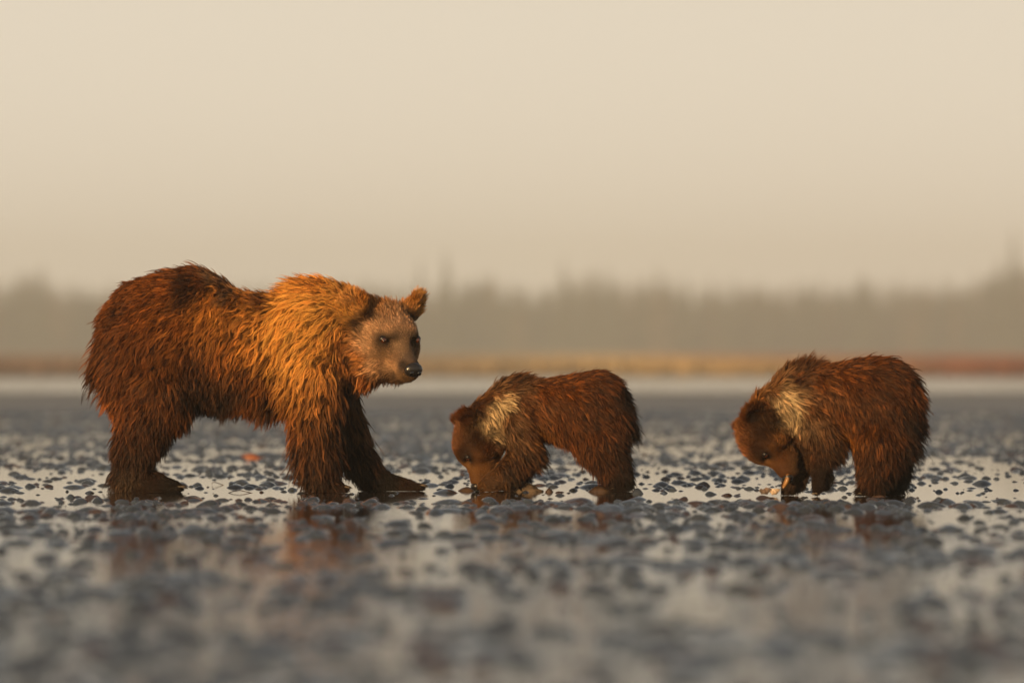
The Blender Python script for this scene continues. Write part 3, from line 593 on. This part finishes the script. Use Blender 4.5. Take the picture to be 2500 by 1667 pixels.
for a in ((1920, 890, .35, .95, .045, BRN), (1960, 880, .5, .8, .045, BRN), (1880, 930, .2, .9, .05, AMB), (1835, 970, .1, .9, .04, AMB), (2010, 875, .8, .5, .035, RUS), (2070, 865, .9, .3, .035, RUS), (2130, 868, .95, .05, .04, RUS), (2190, 895, .8, -.4, .04, BRN), (2235, 950, .6, -.75, .045, BRN), (2255, 1030, .5, -.9, .05, BRN), (2240, 1080, .5, -.9, .05, DRK), (2215, 1140, .4, -.95, .045, DRK),
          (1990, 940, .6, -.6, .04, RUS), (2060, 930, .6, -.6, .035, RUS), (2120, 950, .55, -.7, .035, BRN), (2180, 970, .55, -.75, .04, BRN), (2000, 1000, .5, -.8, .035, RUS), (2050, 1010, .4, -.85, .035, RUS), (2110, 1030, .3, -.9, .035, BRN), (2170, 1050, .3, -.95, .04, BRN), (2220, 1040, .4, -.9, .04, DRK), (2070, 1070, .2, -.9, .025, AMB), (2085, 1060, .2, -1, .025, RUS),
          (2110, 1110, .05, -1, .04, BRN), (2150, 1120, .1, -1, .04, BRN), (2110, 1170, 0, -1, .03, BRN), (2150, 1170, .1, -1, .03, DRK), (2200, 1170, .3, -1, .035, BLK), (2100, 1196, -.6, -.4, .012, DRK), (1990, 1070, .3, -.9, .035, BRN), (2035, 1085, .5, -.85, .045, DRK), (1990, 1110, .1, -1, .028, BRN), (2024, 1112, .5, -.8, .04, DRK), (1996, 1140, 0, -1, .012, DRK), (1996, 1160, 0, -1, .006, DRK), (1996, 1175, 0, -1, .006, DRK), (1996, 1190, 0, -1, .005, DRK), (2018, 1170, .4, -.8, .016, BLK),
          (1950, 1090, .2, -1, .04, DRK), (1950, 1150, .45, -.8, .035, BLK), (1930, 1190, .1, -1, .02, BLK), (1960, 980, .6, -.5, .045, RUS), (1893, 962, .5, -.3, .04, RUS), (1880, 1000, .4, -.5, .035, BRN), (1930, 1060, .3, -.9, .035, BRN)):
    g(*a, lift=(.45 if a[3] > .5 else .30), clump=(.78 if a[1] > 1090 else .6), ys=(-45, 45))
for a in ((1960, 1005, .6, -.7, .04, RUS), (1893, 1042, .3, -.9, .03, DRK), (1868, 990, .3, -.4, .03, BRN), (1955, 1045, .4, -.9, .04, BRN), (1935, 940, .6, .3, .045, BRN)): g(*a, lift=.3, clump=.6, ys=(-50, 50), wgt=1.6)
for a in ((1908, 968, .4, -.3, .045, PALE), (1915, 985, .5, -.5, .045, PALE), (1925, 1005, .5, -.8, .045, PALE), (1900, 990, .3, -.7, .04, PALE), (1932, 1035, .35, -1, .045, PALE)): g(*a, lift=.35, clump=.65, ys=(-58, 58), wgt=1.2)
h = B.gh
h(.23, .03, -.03, .007, (.17, .07, .025)); h(.17, .045, -.04, .014, (.22, .09, .03)); h(.15, 0, .03, .007, (.36, .16, .05)); h(.24, .02, -.10, .007, (.2, .1, .04)); h(.08, .06, .06, .014, CF); h(.10, .07, -.02, .014, (.26, .11, .035)); h(.05, 0, .11, .02, (.26, .10, .035)); h(-.05, 0, .13, .025, (.30, .12, .045)); h(.0, .12, .0, .02, CF); h(.08, .10, -.08, .026, (.30, .13, .04)); h(-.06, .13, -.08, .03, CF, .25, .6); h(.06, .06, -.15, .025, CF, .3, .7)
h(-.18, .17, .06, .022, AMB, .3, .3, (-.8, .4, .3)); h(-.14, .21, .03, .022, BRN, .3, .3, (-.6, .8, .1)); h(-.10, .17, .03, .012, DRK, .2, .3, (-.6, .3, .3)); h(-.14, .15, .09, .022, RUS, .3, .3, (-.6, .3, .6))
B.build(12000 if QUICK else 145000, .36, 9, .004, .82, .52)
CUB2 = B
for ox, yy in ((1985, -60), (1918, 26), (2092, -54), (2142, 54)):
    for j in range(5): claw(B.P(ox + 2 + abs(j - 2) * 2, 1203, yy + (j - 2) * 5), (-1, (j - 2) * .06, -.05), .020, .0042, B.root)

# ------------------------------------------------------------------ small things on the flat
def lump(name, px, py, wpx, hpx, mat, label, cat, seed, dpx=None, jag=.25, rings=9, seg=26, group=None):
    y = ground_y(py); S = F_PX / (y + DIST); g = np.random.default_rng(seed); a = np.linspace(0, 2 * np.pi, seg, endpoint=False)
    ww, hh, dd = wpx / S, hpx / S, (dpx or wpx * .7) / S; V, Fc = [], []
    for i in range(rings):
        r = 1 - i / rings; h = (1 - r ** 1.6) ** .9; j = 1 + jag * g.uniform(-1, 1, seg) * (r > .1); z = h * (1 + jag * g.uniform(-1, 1, seg) * (1.2 if r < .8 else 0))
        V.append(np.stack([.5 * ww * r * j * np.cos(a), .5 * dd * r * j * np.sin(a), hh * z - (.008 if i == 0 else 0)], -1))
    V.append(np.array([[0, 0, hh * .97]]))
    for i in range(rings - 1):
        for k in range(seg): Fc.append((i * seg + k, i * seg + (k + 1) % seg, (i + 1) * seg + (k + 1) % seg, (i + 1) * seg + k))
    for k in range(seg): Fc.append(((rings - 1) * seg + k, (rings - 1) * seg + (k + 1) % seg, rings * seg))
    o = mesh_obj(name, np.concatenate(V), Fc, mat); o.location = (x_at(px, y), y, 0); return tag(o, label, cat, group)
M_sand = noisy('clumped_sand', (.06, .04, .024), (.16, .11, .065), 22., .75, .006, 90.)
M_brown = noisy('brown_stone', (.03, .019, .012), (.09, .055, .032), 18., .35, .003, 50., .4)
M_orange = noisy('orange_weed', (.20, .065, .03), (.34, .12, .05), 12., .45, .003, 40.)
M_shell = noisy('shell_inside', (.42, .30, .20), (.72, .58, .44), 26., .35, .002, 60.)
M_shello = noisy('shell_outside', (.05, .035, .028), (.20, .13, .09), 34., .5, .003, 80.)
M_clam = noisy('clam_flesh', (.22, .10, .025), (.36, .18, .05), 20., .35, .003, 60., .3)
M_weed = noisy('dark_weed', (.02, .012, .008), (.07, .035, .02), 30., .4)
lump('sand_lump', 1290, 1200, 70, 19, M_sand, 'crumbly pale brown sand lump between the legs of the digging cub', 'sand lump', 5, 60, .22)
lump('stone', 1341, 1201, 20, 9, M_brown, 'small angular brown stone next to the crumbly sand lump', 'stone', 8)
lump('stone', 1462, 1200, 58, 14, M_brown, 'long low brown stone at the hind toes of the digging cub', 'stone', 11, 40, .08)
lump('stone', 1556, 1205, 32, 14, M_peb[0], 'rounded grey stone behind the heel of the digging cub', 'stone', 12, 30, .07)
lump('stone', 1140, 1198, 44, 10, M_brown, 'wet dark brown stone under the snout of the digging cub', 'stone', 14, 30, .07)
lump('weed_clump', 610, 1119, 58, 12, M_orange, 'flat orange weed clump on the flat behind the mother bear', 'weed', 17, 26, .15)
lump('stone', 2146, 1212, 40, 6, M_peb[2], 'flat rusty stone beside the hind feet of the chewing cub', 'stone', 19, 30, .1)
def ribbon(name, pts, wid, mat, parent=None, thick=.002, up=(0, 0, 1)):
    V, Fc = [], []; P = [np.array(p, float) for p in pts]
    for i, p in enumerate(P):
        d = P[min(i + 1, len(P) - 1)] - P[max(i - 1, 0)]; s_ = np.cross(d, up); s_ /= np.linalg.norm(s_) + 1e-9; n = np.cross(s_, d); n /= np.linalg.norm(n) + 1e-9
        w = wid * (.35 + .65 * math.sin(math.pi * (i + .3) / (len(P) - .4))); V += [p + s_ * w, p + n * thick, p - s_ * w, p - n * thick]
    for i in range(len(P) - 1):
        for j in range(4): Fc.append((i * 4 + j, i * 4 + (j + 1) % 4, i * 4 + 4 + (j + 1) % 4, i * 4 + 4 + j))
    Fc += [(0, 1, 2, 3), tuple(range(len(P) * 4 - 1, len(P) * 4 - 5, -1))]
    return mesh_obj(name, V, Fc, mat, parent)
# curled weed ribbons lying on the film beside the mother
y = ground_y(1203); k = (y + DIST) / F_PX; P3 = lambda px, py, dy=0: np.array([(px - 1250) * k, y + dy, (1203 - py) * k])
tag(ribbon('weed_ribbon', [P3(558, 1203), P3(570, 1199, .02), P3(585, 1197, .03), P3(600, 1200, .02), P3(618, 1204, 0)], .006, M_weed), 'dark arching weed ribbon lying between the legs of the mother bear', 'weed')
y = ground_y(1184); k = (y + DIST) / F_PX; P3 = lambda px, py, dy=0: np.array([(px - 1250) * k, y + dy, (1184 - py) * k])
tag(ribbon('twig', [P3(518, 1185), P3(518, 1178), P3(524, 1176), P3(534, 1180, .02), P3(545, 1184, .03)], .002, M_weed), 'thin bent twig standing up from the film under the mother bear', 'twig')
# broken clam shells before the chewing cub
yb = CUB2.y0 - .02; kb = (yb + DIST) / F_PX
def shell(px, py, rpx, tilt, roll, label, seed):
    g = np.random.default_rng(seed); V, Fc = [], []; n, m = 6, 9; r = rpx * kb
    for i in range(n + 1):
        for j in range(m + 1):
            u = i / n; a = -1.25 + 2.5 * j / m; rr = r * u * (1 + .12 * g.uniform(-1, 1) * (i == n)) * (1 - .12 * (a / 1.25) ** 2)
            V.append((rr * math.sin(a), rr * math.cos(a) * .85, .55 * r * math.sin(u * 1.7) * (1 - .45 * (a / 1.25) ** 2)))
    N0 = len(V); V += [(x, y_, z - .0022) for x, y_, z in V]
    q = lambda i, j: i * (m + 1) + j
    for i in range(n):
        for j in range(m): Fc += [(q(i, j), q(i + 1, j), q(i + 1, j + 1), q(i, j + 1)), tuple(N0 + t for t in (q(i, j), q(i, j + 1), q(i + 1, j + 1), q(i + 1, j)))]
    for j in range(m): Fc.append((q(n, j), N0 + q(n, j), N0 + q(n, j + 1), q(n, j + 1)))
    for i in range(n): Fc += [(q(i, 0), N0 + q(i, 0), N0 + q(i + 1, 0), q(i + 1, 0)), (q(i, m), q(i + 1, m), N0 + q(i + 1, m), N0 + q(i, m))]
    o = mesh_obj('clam_shell', V, Fc, M_shell if seed % 2 else M_shello); o.rotation_euler = (tilt, roll, g.uniform(-1, 1))
    o.location = ((px - 1250) * kb, yb, (1210 - py) * kb); return tag(o, label, 'shell')
shell(1859, 1205, 13, 1.0, .5, 'pointed brown broken clam shell at the end of the shell pile', 2)
shell(1873, 1206, 17, .9, -.4, 'dark ridged clam shell half buried in the shell pile', 4)
shell(1884, 1205, 14, 1.2, .3, 'pale cream clam shell opened in the middle of the shell pile', 5)
shell(1896, 1206, 15, 1.1, -.5, 'cream clam shell shard leaning by the paw of the chewing cub', 7)
c2 = CUB2; pm_ = lambda px, py, y: c2.P(px, py, y) + np.array(c2.root.location)
tag(ribbon('clam', [pm_(1921, 1146, -46), pm_(1921, 1157, -54), pm_(1920, 1168, -57), pm_(1917, 1176, -57), pm_(1912, 1185, -55), pm_(1909, 1190, -53)], .013, M_clam, thick=.003, up=(0, 1, 0)), 'stretched amber clam flesh hanging from the mouth of the chewing cub', 'clam')

# ------------------------------------------------------------------ haze
bx = np.array([(x, y, z) for x in (-900, 900) for y in (-110, 2200) for z in (-1.5, 52)], float)
hz = mesh_obj('haze', bx, [(0, 1, 3, 2), (4, 6, 7, 5), (0, 4, 5, 1), (2, 3, 7, 6), (0, 2, 6, 4), (1, 5, 7, 3)], None or bpy.data.materials.new('haze_air'), smooth=False)
m = hz.data.materials[0]; m.use_nodes = True; t = m.node_tree; t.nodes.clear()
pv = N(t, 'ShaderNodeVolumePrincipled'); pv.inputs['Density'].default_value = 0.00064; pv.inputs['Color'].default_value = (.88, .96, 1.0, 1); pv.inputs['Anisotropy'].default_value = 0.0
om = N(t, 'ShaderNodeOutputMaterial'); t.links.new(pv.outputs[0], om.inputs['Volume'])
tag(hz, 'thin warm smoke haze filling the air over the flat', 'haze', kind='stuff')
